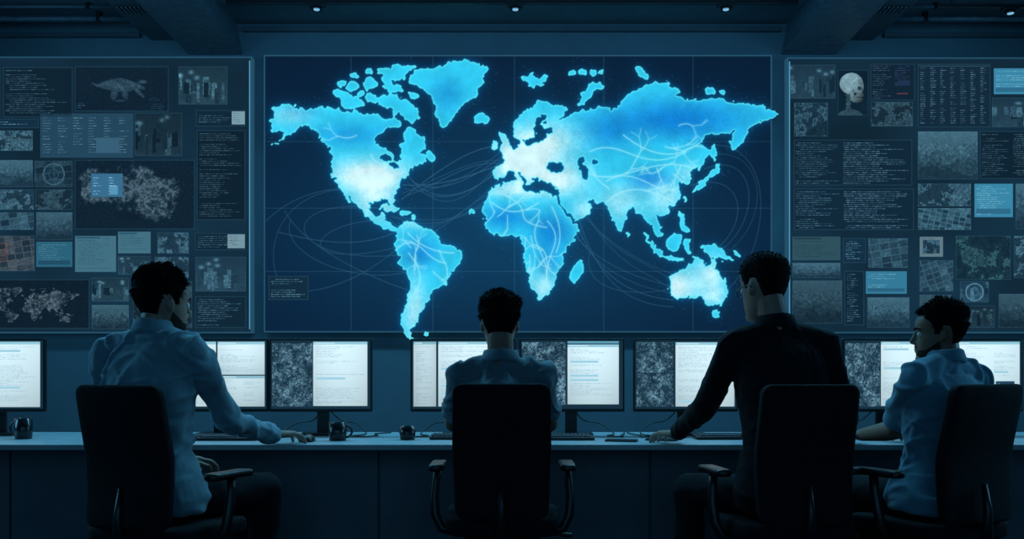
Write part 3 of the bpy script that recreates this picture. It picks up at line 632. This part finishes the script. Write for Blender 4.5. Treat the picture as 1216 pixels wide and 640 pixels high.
def mouse(px,Y,label):
    o=empty('computer_mouse',(WX(px,Y),Y,ZD),0,label,'mouse'); g=G(); rings=[]
    for t,wd,hh in ((-.055,.012,.012),(-.048,.024,.024),(-.02,.031,.036),(.01,.029,.034),(.035,.028,.024),(.05,.022,.014),(.055,.01,.008)):
        rings.append([Vector((wd*math.cos(q),t,max(.001,hh*max(0,math.sin(q))**.7 if math.sin(q)>0 else .001))) for q in [2*math.pi*i/20 for i in range(20)]])
    g.loft(rings); g.build('shell',M['black'],o); g=G(); g.cyl((-.004,.03,.026),.007,(.004,.03,.026),.007,12); g.build('scroll_wheel',M['dark'],o)
mouse(366,4.34,'black computer mouse just right of the hand of the man in light blue')
def phone(px,Y,rz,label):
    o=empty('phone',(WX(px,Y),Y,ZD),rz,label,'phone'); slab('body',(.075,.15,.009),2,.012,.002,M['black'],o,lambda c:Vector((c.x,c.y,c.z+.0045)),2)
    g=G(); g.box((-.034,-.07,.0088),(.034,.07,.0096)); g.build('glass',M['ceramic'],o,False)
phone(738,4.35,1.3,'dark flat phone lying on the desk right of the middle man')
phone(786,4.40,1.2,'dark flat phone lying beside the hand of the man in black')
# ------------------------------------------------------------------ chair
def make_chair():
    o=empty('office_chair',(0,0,0))
    def bk(c):
        z=c.z/.26; k=1-.06*max(0,-z)-0.02*max(0,z); x=c.x*k
        y=c.y-.225+.2*x*x+.014*math.cos((z+.35)*2.2)-.03*max(0,z)
        return Vector((x,y,c.z+.772))
    slab('backrest',(.388,.045,.53),1,.038,.014,M['mesh'],o,bk,10)
    def st(c):
        return Vector((c.x*(1-.06*(c.y<0)*abs(c.y)/.22),c.y,c.z+.465-.02*max(0,c.y-.12)*8*(c.y-.12)*8*.4+.012*(c.x/.24)**2))
    slab('seat',(.47,.44,.07),2,.07,.022,M['mesh'],o,st,8)
    g=G(); g.box((-.10,-.12,.395),(.10,.10,.43)); g.tube([(0,-.08,.41),(0,-.2,.41),(0,-.262,.45),(0,-.266,.56),(0,-.250,.66)],[.022,.022,.022,.016,.010],10); g.build('tilt_mechanism',M['black'],o)
    g=G(); g.cyl((.08,.03,.405),.006,(.25,.03,.40),.006,8); g.cone((.25,.03,.40),.01,(.285,.03,.398),.01); g.build('lever',M['black'],o)
    for s in (-1,1):
        p=slab('armrest',(.064,.25,.028),2,.027,.010,M['black'],o,lambda c,s=s:Vector((c.x+s*.268,c.y+.02,c.z+.692-.9*max(0,c.y-.05)**2)),6)
        g=G(); g.tube([(s*.268,.03,.684),(s*.276,.02,.63),(s*.282,.0,.56),(s*.276,-.01,.49),(s*.25,-.02,.436),(s*.18,-.02,.418),(s*.08,-.02,.415)],[.018,.018,.019,.020,.020,.019,.018],12); g.build('arm_bracket',M['black'],p)
    g=G(); g.cyl((0,0,.395),.018,(0,0,.23),.018,16); g.cyl((0,0,.26),.028,(0,0,.09),.028,16); g.build('gas_column',M['dark'],o)
    for k in range(5):
        t=2*math.pi*k/5+.3; c,s_=math.cos(t),math.sin(t)
        g=G(); g.tube([(c*.02,s_*.02,.115),(c*.12,s_*.12,.105),(c*.24,s_*.24,.085),(c*.27,s_*.27,.078)],[.026,.022,.016,.014],10); l=g.build('base_leg',M['black'],o)
        g=G(); q=Vector((c*.27,s_*.27,.028)); n=Vector((-s_,c,0))
        for e in (-1,1): g.cyl(q+n*(e*.006),.028,q+n*(e*.024),.028,18)
        g.cyl(q+Vector((0,0,.0)),.007,q+Vector((0,0,.05)),.007,8); g.build('caster',M['black'],l)
    return o
ch=make_chair()
for i,(x,y,rz,l) in enumerate(((-1.335,3.60,-math.radians(20),'black high-back office chair of the man in the light blue long-sleeved shirt'),
   (-.04,3.84,0,'black high-back office chair seen squarely from behind, middle man\'s'),
   (1.070,3.69,math.radians(8),'black high-back office chair of the man in the black shirt'),
   (1.668,3.71,math.radians(26),'rightmost black office chair, turned, carrying the man seen in profile'))):
    o=ch if i==0 else copy_tree(ch)
    o.location=(x,y,0); o.rotation_euler=(0,0,rz); tag(o,l,'chair','office chairs along the desk')
# ------------------------------------------------------------------ people
HR=[(-.118,.066,.030,.018),(-.110,.082,.006,.032),(-.095,.088,-.022,.043),(-.075,.088,-.042,.052),(-.055,.088,-.056,.058),(-.03,.087,-.075,.065),(-.01,.084,-.086,.069),(.004,.081,-.092,.071),(.022,.088,-.097,.073),(.045,.089,-.100,.0755),(.065,.084,-.099,.0755),(.085,.072,-.091,.069),(.102,.052,-.074,.056),(.114,.028,-.050,.038),(.121,.004,-.024,.018),(.1225,-.006,-.014,.006)]
def headring(z,n=40):
    for k in range(len(HR)-1):
        if HR[k][0]<=z<=HR[k+1][0]:
            t=(z-HR[k][0])/(HR[k+1][0]-HR[k][0]); yf,yb,w=[HR[k][i]*(1-t)+HR[k+1][i]*t for i in (1,2,3)]; break
    m=(yf+yb)/2; hd=(yf-yb)/2; out=[]
    for i in range(n):
        a=2*math.pi*i/n; c,s=math.cos(a),math.sin(a); e=.92
        out.append(Vector((w*math.copysign(abs(s)**e,s),m+hd*math.copysign(abs(c)**e,c),z)))
    return out
def sstep(a,b,x):
    t=max(0,min(1,(x-a)/(b-a))); return t*t*(3-2*t)
def person(label,pel,sh,yaw,half,headc,hs,hyaw,hpitch,arms,legs,sm,sleeve,hairt,hairkind,skin,scale=1.0,beard=0,foldk=1.0,glasses=False):
    """arms: (elbowL,wristL,handdirL),(elbowR,...); sleeve 'long'/'short'"""
    cy,sy=math.cos(yaw),math.sin(yaw); r=Vector((cy,sy,0)); f=Vector((-sy,cy,0)); up=Vector((0,0,1))
    pel=Vector(pel); sh=Vector(sh); base=Vector((pel.x,pel.y,0)); headc=Vector(headc)
    root=empty('person',base,0,label,'person')
    ax=(sh-pel)
    RG=[(-.13,.11,.075),(-.09,.15,.105),(0,.166,.12),(.14,.153,.111),(.32,.136,.102),(.52,.146,.109),(.72,.164,.114),(.86,.162,.104),(.96,.142,.088),(1.04,.10,.07),(1.10,.062,.056)]
    def torso(g,ex,t0=-1,t1=9,n=32,hem=0):
        rings=[]
        for t,w,d_ in RG:
            if t<t0 or t>t1: continue
            e2=ex+hem*max(0,(.3-t)/.4)
            c=pel+ax*t+f*(-.018*math.sin(math.pi*max(0,min(1,t))))+f*(.012*(t>1))
            rings.append([c+r*((w*scale+e2)*math.copysign(abs(math.cos(a))**.85,math.cos(a)))+f*((d_*scale+e2)*math.copysign(abs(math.sin(a))**.85,math.sin(a))) for a in [2*math.pi*i/n for i in range(n)]])
        g.loft(rings)
    S_={-1:sh-r*half,1:sh+r*half}
    Rh=Matrix.Rotation(hyaw,3,'Z')@Matrix.Rotation(hpitch,3,'X')
    H=lambda v: headc+Rh@(Vector(v)*hs)
    nb=sh+up*.03+f*.005; nt=H((0,-.025,-.05))
    body=G(); torso(body,-.012)
    body.cone(nb,.055*scale,nt,.053*hs)
    for s in (-1,1):
        body.cone(sh+up*.045*scale+r*s*.03,.040*scale,S_[s]+up*.002,.045*scale)
        e,w,hd=[Vector(q) for q in arms[0 if s<0 else 1]]; hd.normalize()
        body.cone(S_[s],.047*scale,e,.037*scale); body.cone(e,.038*scale,e.lerp(w,.3),.039*scale); body.cone(e.lerp(w,.3),.039*scale,w,.026*scale)
        u=(up-hd*up.dot(hd)).normalized(); t=u.cross(hd)*(1 if s>0 else -1); k=scale*1.0
        kn=[(.088,.032),(.092,.0108),(.086,-.0108),(.077,-.032)]; ln=[(.042,.026,.020),(.047,.029,.021),(.043,.027,.020),(.034,.021,.018)]; sp=[.18,.04,-.09,-.26]
        for i in range(4):
            Kn=w+hd*(kn[i][0]*k)+t*(kn[i][1]*k); body.cone(w+t*(kn[i][1]*.55*k),.0165*k,Kn,.0118*k)
            q=Kn; an=8+i*2
            for j,bd in enumerate((10,28,30)):
                an+=bd if j else 0; a_=math.radians(an); dd=(hd*math.cos(a_)-u*math.sin(a_)+t*(sp[i]*math.cos(a_))).normalized()
                q2=q+dd*(ln[i][j]*k); body.cone(q,(.0096-.0009*j)*k,q2,(.0089-.0009*j)*k,12); q=q2
        a0=w+hd*.022*k+t*.022*k-u*.004; a1=w+hd*.052*k+t*.052*k-u*.010; a2=w+hd*.08*k+t*.068*k-u*.018; a3=w+hd*.102*k+t*.072*k-u*.024
        body.cone(a0,.0155*k,a1,.012*k); body.cone(a1,.012*k,a2,.0100*k); body.cone(a2,.0100*k,a3,.0084*k)
        hip=pel+r*s*.085-up*.015; kn_,an_=[Vector(q) for q in legs[0 if s<0 else 1]]
        body.cone(hip,.064,kn_,.046); body.cone(kn_,.046,kn_.lerp(an_,.35)-f*.005,.045); body.cone(kn_.lerp(an_,.35)-f*.005,.045,an_,.034)
        body.cone(an_-up*.035-f*.03,.035,an_-up*.045+f*.13,.03)
    body.loft([[H(v) for v in headring(z)] for z in np.linspace(-.118,.1222,44)])
    def hc(a,ra,b,rb): body.cone(H(a),ra*hs,H(b),rb*hs,12)
    hc((0,.084,.016),.007,(0,.103,-.026),.0095); hc((0,.103,-.026),.0095,(0,.092,-.033),.008); hc((-.010,.090,-.032),.007,(.010,.090,-.032),.007)
    hc((-.036,.074,.022),.009,(-.008,.083,.020),.008); hc((.036,.074,.022),.009,(.008,.083,.020),.008)
    hc((-.018,.082,-.0565),.0055,(0,.090,-.0555),.0062); hc((.018,.082,-.0565),.0055,(0,.090,-.0555),.0062)
    hc((-.015,.081,-.066),.006,(0,.088,-.0665),.007); hc((.015,.081,-.066),.006,(0,.088,-.0665),.007)
    hc((-.012,.076,-.098),.016,(.012,.076,-.098),.016)
    for s in (-1,1):
        R=Rh@Matrix.Rotation(s*-.28,3,'Z')@Matrix.Rotation(.2,3,'X')
        body.ell(H((s*.074,-.012,-.002)),(.008*hs,.016*hs,.026*hs),R,14,8); body.ell(H((s*.072,-.005,-.020)),(.007*hs,.009*hs,.010*hs),R,10,6)
    b=remesh(body,'body',skin,root,.0042,2,base)
    for s in (-1,1):
        g=G(); c=H((s*.031,.0735,.003)); g.ell(c,(.0125*hs,)*3,None,16,10); e=g.build('eye',M['eye'],b,True,base)
        g=G(); fd=(Rh@Vector((0,1,0))); g.cone(c+fd*.0085*hs,.0055*hs,c+fd*.0095*hs,.0052*hs,14); g.build('iris',M['iris'],b,True,base)
        g=G(); g.tube([H((s*x,y,z)) for x,y,z in ((.012,.0905,.024),(.026,.089,.029),(.040,.080,.027),(.048,.072,.022))],[.003,.004,.0035,.002]); g.build('eyebrow',M['hair'],b,True,base)
    if glasses:
        g=G()
        for s in (-1,1):
            g.tube([H((s*.032+.021*math.cos(t),.100-.010*abs(math.cos(t))*(1 if s*math.cos(t)>0 else 0),.001+.016*math.sin(t))) for t in np.linspace(0,2*math.pi,25)],.0018*hs,6)
            g.tube([H((s*.053,.090,.004)),H((s*.068,.070,.006)),H((s*.078,.03,.008)),H((s*.080,-.008,.010)),H((s*.079,-.022,-.004))],.0022*hs,6)
        g.tube([H((-.011,.101,.004)),H((0,.104,.007)),H((.011,.101,.004))],.0018*hs,6); g.build('glasses',M['black'],b,True,base)
    if beard:
        g=G(); rings=[]; n=80
        for z in np.linspace(-.1175,-.004,46):
            ring=[]
            for v in headring(z,n):
                a=abs(math.degrees(math.atan2(v.x,v.y+.01))); top=-.043 if a<16 else (-.056 if a<34 else (-.056+(a-34)/40*.034 if a<74 else (.008 if a<82 else -.2)))
                cov=1-sstep(top-.010,top+.004,z)
                if abs(v.x)<.021 and -.074<z<-.050 and v.y>.03: cov=0
                if a>82 : cov=0
                nrm=Vector((v.x*1.1,v.y,(z+.03)*.9)).normalized(); ring.append(H(v+nrm*(-.008+(.008+beard)*cov)))
            rings.append(ring)
        g.loft(rings)
        g.tube([H((x,.092-abs(x)*.28,-.0455-abs(x)*.30)) for x in np.linspace(-.022,.022,9)],[.001,.002,.003,.0036,.003,.0036,.003,.002,.001],8)
        g.build('beard',M['stubble'],b,True,base)
    # shirt
    g=G(); torso(g,.011,-.1,1.05,hem=.016)
    g.cone(sh+up*.06*scale,.050*scale,nb-up*.02,.072*scale)
    for s in (-1,1):
        g.cone(sh+up*.048*scale+r*s*.03,.050*scale,S_[s]+up*.002,.055*scale)
        e,w,hd=[Vector(q) for q in arms[0 if s<0 else 1]]
        if sleeve=='long':
            g.cone(S_[s],.059*scale,S_[s].lerp(e,.5),.051*scale); g.cone(S_[s].lerp(e,.5),.051*scale,e,.047*scale); g.cone(e,.047*scale,w.lerp(e,.12),.034*scale); g.cyl(w.lerp(e,.2),.037*scale,w.lerp(e,.04),.036*scale)
        else:
            g.cone(S_[s],.060*scale,S_[s].lerp(e,.62),.053*scale); g.cyl(S_[s].lerp(e,.6),.056*scale,S_[s].lerp(e,.84),.058*scale)
    off=Vector((yaw*7,headc.x*3,0)); hemz=pel.z+.1
    EL=[Vector(arms[0][0])-base,Vector(arms[1][0])-base]; SH=[S_[-1]-base,S_[1]-base]
    def rdg(x,k): 
        t=max(0,1-abs(x)*k); return t*t*(3-2*t)
    def fold(c):
        q=Vector((c.x*7,c.y*7,c.z*2.6))+off; q2=Vector((c.x*2.6+3,c.y*2.6,c.z*9))+off; w2=Vector((c.x*6-c.z*7,c.y*6,c.z*6+c.x*6))+off
        near=max(0,1-min((c-EL[0]).length,(c-EL[1]).length)/.16); arm=max(0,1-min((c-SH[0]).length,(c-SH[1]).length)/.2); low=sstep(.40,.0,c.z-pel.z)
        d=foldk*(.009*rdg(noise.noise(q),4.6)+(.003+.012*low+.012*near)*rdg(noise.noise(q2+Vector((0,0,noise.noise(q)*1.2))),4.2)+(.005+.008*arm)*rdg(noise.noise(w2),4.6)-.004)+.001*noise.noise(c*30)
        return d if c.z>hemz else max(d,0)*.8
    shirt=remesh(g,'shirt',sm,root,.0064,3,base,fold)
    # collar: folded band around the neck, centred on the neck axis
    tz=max(.05,min(.9,(.084*scale-.03)/max(.02,(nt.z-nb.z)))); g=G(); n=36; cc=nb.lerp(nt,tz*.75)+f*.004; cc.z=sh.z+.082*scale; R0=.064*scale; rings=[]
    for (dr,dz) in ((.0,-.012),(.004,.034),(-.001,.038),(.006,.034),(.018,.0),(.018,-.012),(.004,-.014)):
        ring=[]
        for i in range(n):
            a=2*math.pi*i/n; fr=max(0,math.sin(a)); ring.append(cc+r*((R0+dr)*math.cos(a))+f*((R0+dr)*.98*math.sin(a))+up*((dz*(1-.25*fr)-.045*fr*fr-.008*abs(math.cos(a)))*scale))
        rings.append(ring)
    rings.append(rings[0]); g.loft(rings,False); g.build('collar',sm,shirt,True,base)
    # trousers
    g=G(); torso(g,.002,-1,.16)
    for s in (-1,1):
        hip=pel+r*s*.085-up*.014; kn_,an_=[Vector(q) for q in legs[0 if s<0 else 1]]
        g.cone(hip,.074,hip.lerp(kn_,.4),.082); g.cone(hip.lerp(kn_,.4),.082,kn_,.068); g.cone(kn_,.068,an_+up*.06,.058); g.cyl(an_+up*.06,.060,an_+up*.005,.060)
    remesh(g,'trousers',M['trouser'],root,.011,3,base,lambda c:.010*(.42-abs(noise.noise(Vector((c.x*9,c.y*9,c.z*12)))))*(0 if (c.xy.length<.2 and c.z>pel.z-.1) else 1))
    for s in (-1,1):
        kn_,an_=[Vector(q) for q in legs[0 if s<0 else 1]]; g=G(); rings=[]; A=Vector((an_.x,an_.y,0))
        for t,wd,hh in ((-.075,.026,.06),(-.06,.038,.085),(-.02,.042,.09),(.03,.043,.075),(.09,.05,.055),(.14,.048,.045),(.18,.034,.035),(.195,.015,.025)):
            rings.append([A+f*t+r*(wd*math.cos(q))+up*(.012+hh*max(0,math.sin(q))**.8) if math.sin(q)>0 else A+f*t+r*(wd*math.cos(q))+up*.012 for q in [2*math.pi*i/24 for i in range(24)]])
        g.loft(rings); so=g.build('shoe',M['shoe'],root,True,base)
        g=G(); pts=[(-.08,.02),(-.06,.042),(0,.045),(.1,.053),(.16,.045),(.2,.018)]; ring=[(t,w_) for t,w_ in pts]+[(t,-w_) for t,w_ in reversed(pts)]
        g.loft([[A+f*t+r*w_+up*z for t,w_ in ring] for z in (0.0,.015)]); g.build('sole',M['sole'],so,False,base)
    # hair: cap grown from the scalp, tapering to the sides and nape, plus fine strands combed along it
    tt,ts,amp=hairt; g=G(); rings=[]; n=80; rd=random.Random(int(headc.x*1000)); surf=[]
    for z in np.linspace(-.085,.1222,54):
        ring=[]
        for i,v in enumerate(headring(z,n)):
            a=abs(math.degrees(math.atan2(v.x,v.y+.01)))
            if a<38: zh=.078
            elif a<58: zh=.078+(.042-.078)*(a-38)/20
            elif a<68: zh=.042+(-.004-.042)*(a-58)/10
            elif a<80: zh=-.004
            elif a<90: zh=-.004+(.026+.004)*(a-80)/10
            elif a<108: zh=.028
            elif a<130: zh=.028+(-.052-.028)*sstep(108,130,a)
            else: zh=-.052-.008*sstep(150,180,a)
            zh+=noise.noise(v*60)*.004
            cov=sstep(zh-.006,zh+.010,z); th=ts+(tt*.82-ts)*sstep(.015,.095,z); th*=sstep(zh-.01,zh+.085,z)*.8+.2
            nrm=(v-Vector((0,-.01,.02))).normalized(); nn=noise.noise(v*20)*amp*sstep(.02,.08,z)
            off_=-.010+(th+nn+.010)*cov if cov>0 else -.010
            q=v+nrm*off_; ring.append(H(q))
            if cov>.95 and z>zh+.004: surf.append((q,nrm,th))
        rings.append(ring)
    g.loft(rings)
    nt_,ln_,lift={'combed':(2600,.023,.42),'wavy':(2600,.018,.62),'crew':(1700,.008,.7)}[hairkind]
    for _ in range(nt_):
        q,nrm,th=rd.choice(surf); tp=sstep(-.03,.09,q.z)
        flow=Vector((.35+1.0*noise.noise(q*14),.8*noise.noise(q*14+Vector((9,0,0)))+.45,-.8 if q.z<.05 else .15)); tan=(flow-nrm*flow.dot(nrm)).normalized()
        l=ln_*rd.uniform(.5,1.25)*(.25+.75*tp); lf=lift*rd.uniform(.2,1.4)*(.25+.75*tp)
        m1=q+tan*l*.5+nrm*lf*l*.7; e1=q+tan*l+nrm*(lf*l*.9)
        g.tube([H(q-nrm*.002),H(m1),H(e1)],[.0016*hs,.0013*hs,.0003*hs],4)
    g.build('hair',M['hair'],root,True,base)
    return root
rad=math.radians
person('man in light blue long-sleeved shirt at the left, reaching right along the desk',(-1.40,3.645,.59),(-1.445,3.70,1.165),rad(-18),.195,(-1.405,3.735,1.352),1.1,rad(-42),rad(-4),
  (((-1.655,3.76,.86),(-1.43,3.93,.715),(.7,.6,-.1)),((-1.175,3.85,.875),(-1.055,4.13,.80),(.45,.85,-.02))),
  (((-1.20,4.06,.575),(-1.17,4.08,.09)),((-1.045,3.93,.585),(-1.08,4.0,.09))),M['shirt1'],'long',(.028,.010,.006),'combed',M['skin'],1.1,.0005,1.15)
person('man in pale grey short-sleeved shirt seated in the middle, seen from behind',(-.045,3.80,.585),(-.047,3.86,1.06),0,.170,(-.052,3.88,1.275),1.0,rad(3),rad(-6),
  (((-.252,3.98,.86),(-.175,4.23,.797),(.25,1,-.02)),((.162,3.98,.86),(.09,4.23,.797),(-.25,1,-.02))),
  (((-.15,4.22,.565),(-.15,4.2,.09)),((.06,4.22,.565),(.07,4.2,.09))),M['shirt2'],'short',(.026,.010,.006),'wavy',M['skin2'],1.0,0,1.15)
person('tall man with glasses in black long-sleeved shirt, left hand resting on the desk',(1.09,3.72,.59),(1.095,3.80,1.19),rad(9),.197,(1.04,3.83,1.425),1.1,rad(28),rad(-8),
  (((.822,3.92,.935),(.735,4.15,.80),(-.35,.9,-.02)),((1.365,3.79,.88),(1.20,4.02,.715),(-.6,.6,-.1))),
  (((.76,3.98,.575),(.78,4.05,.09)),((1.02,4.12,.57),(1.02,4.14,.09))),M['shirt3'],'long',(.015,.007,.002),'crew',M['skin'],1.1,0,.5,True)
person('man in blue short-sleeved shirt at the right, face turned left in profile',(1.705,3.735,.58),(1.78,3.80,1.05),rad(28),.187,(1.768,3.84,1.235),1.0,rad(72),rad(-2),
  (((1.615,3.90,.835),(1.56,4.13,.797),(-.4,.9,-.02)),((1.965,4.04,.85),(1.855,4.24,.797),(-.4,.9,-.02))),
  (((1.45,4.02,.565),(1.44,4.06,.09)),((1.62,4.15,.565),(1.60,4.17,.09))),M['shirt4'],'short',(.032,.009,.006),'wavy',M['skin2'],1.07,.0008,1.15)
# ------------------------------------------------------------------ lights
def area(name,loc,tgt,sx,sy,col,p):
    l=bpy.data.lights.new(name,'AREA'); l.shape='RECTANGLE'; l.size=sx; l.size_y=sy; l.energy=p; l.color=col
    o=bpy.data.objects.new(name,l); C.objects.link(o); o.location=loc; o.rotation_euler=(Vector(tgt)-Vector(loc)).to_track_quat('-Z','Y').to_euler(); return o
area('rim_fill',(0,5.35,3.36),(0,4.0,.9),6.0,.25,(.16,.66,1.0),115)  # no fixture: added out of view to rim-light the seated men
area('wall_fill',(0,5.3,3.3),(0,6.5,1.2),6.5,.2,(.16,.6,1.0),22)  # added unseen lamp that brightens the screen wall
area('room_fill',(0,-.6,1.6),(0,4.5,1.0),6.0,1.6,(.16,.58,1.0),24)
area('side_fill_left',(-4.3,4.3,1.9),(-1,3.8,1.0),.8,1.6,(.16,.64,1.0),26)
area('side_fill_right',(4.3,4.3,1.9),(1,3.8,1.0),.8,1.6,(.16,.64,1.0),26)
area('ceiling_fill',(0,3.6,2.9),(0,6.0,3.5),5.0,.3,(.14,.55,1.0),10)  # not a room lamp: added to lift the ceiling and beams
w=bpy.data.worlds.new('World'); S.world=w; w.use_nodes=True; w.node_tree.nodes['Background'].inputs[0].default_value=(.004,.016,.028,1); w.node_tree.nodes['Background'].inputs[1].default_value=1
S.view_settings.view_transform='Standard'; S.view_settings.look='None'
cam=bpy.data.cameras.new('camera'); co=bpy.data.objects.new('camera',cam); C.objects.link(co); co.location=(0,0,EZ); co.rotation_euler=(math.pi/2,0,0)
cam.sensor_width=36; cam.lens=F/1216*36; cam.shift_y=(HY-320)/1216; cam.clip_end=50
S.camera=co
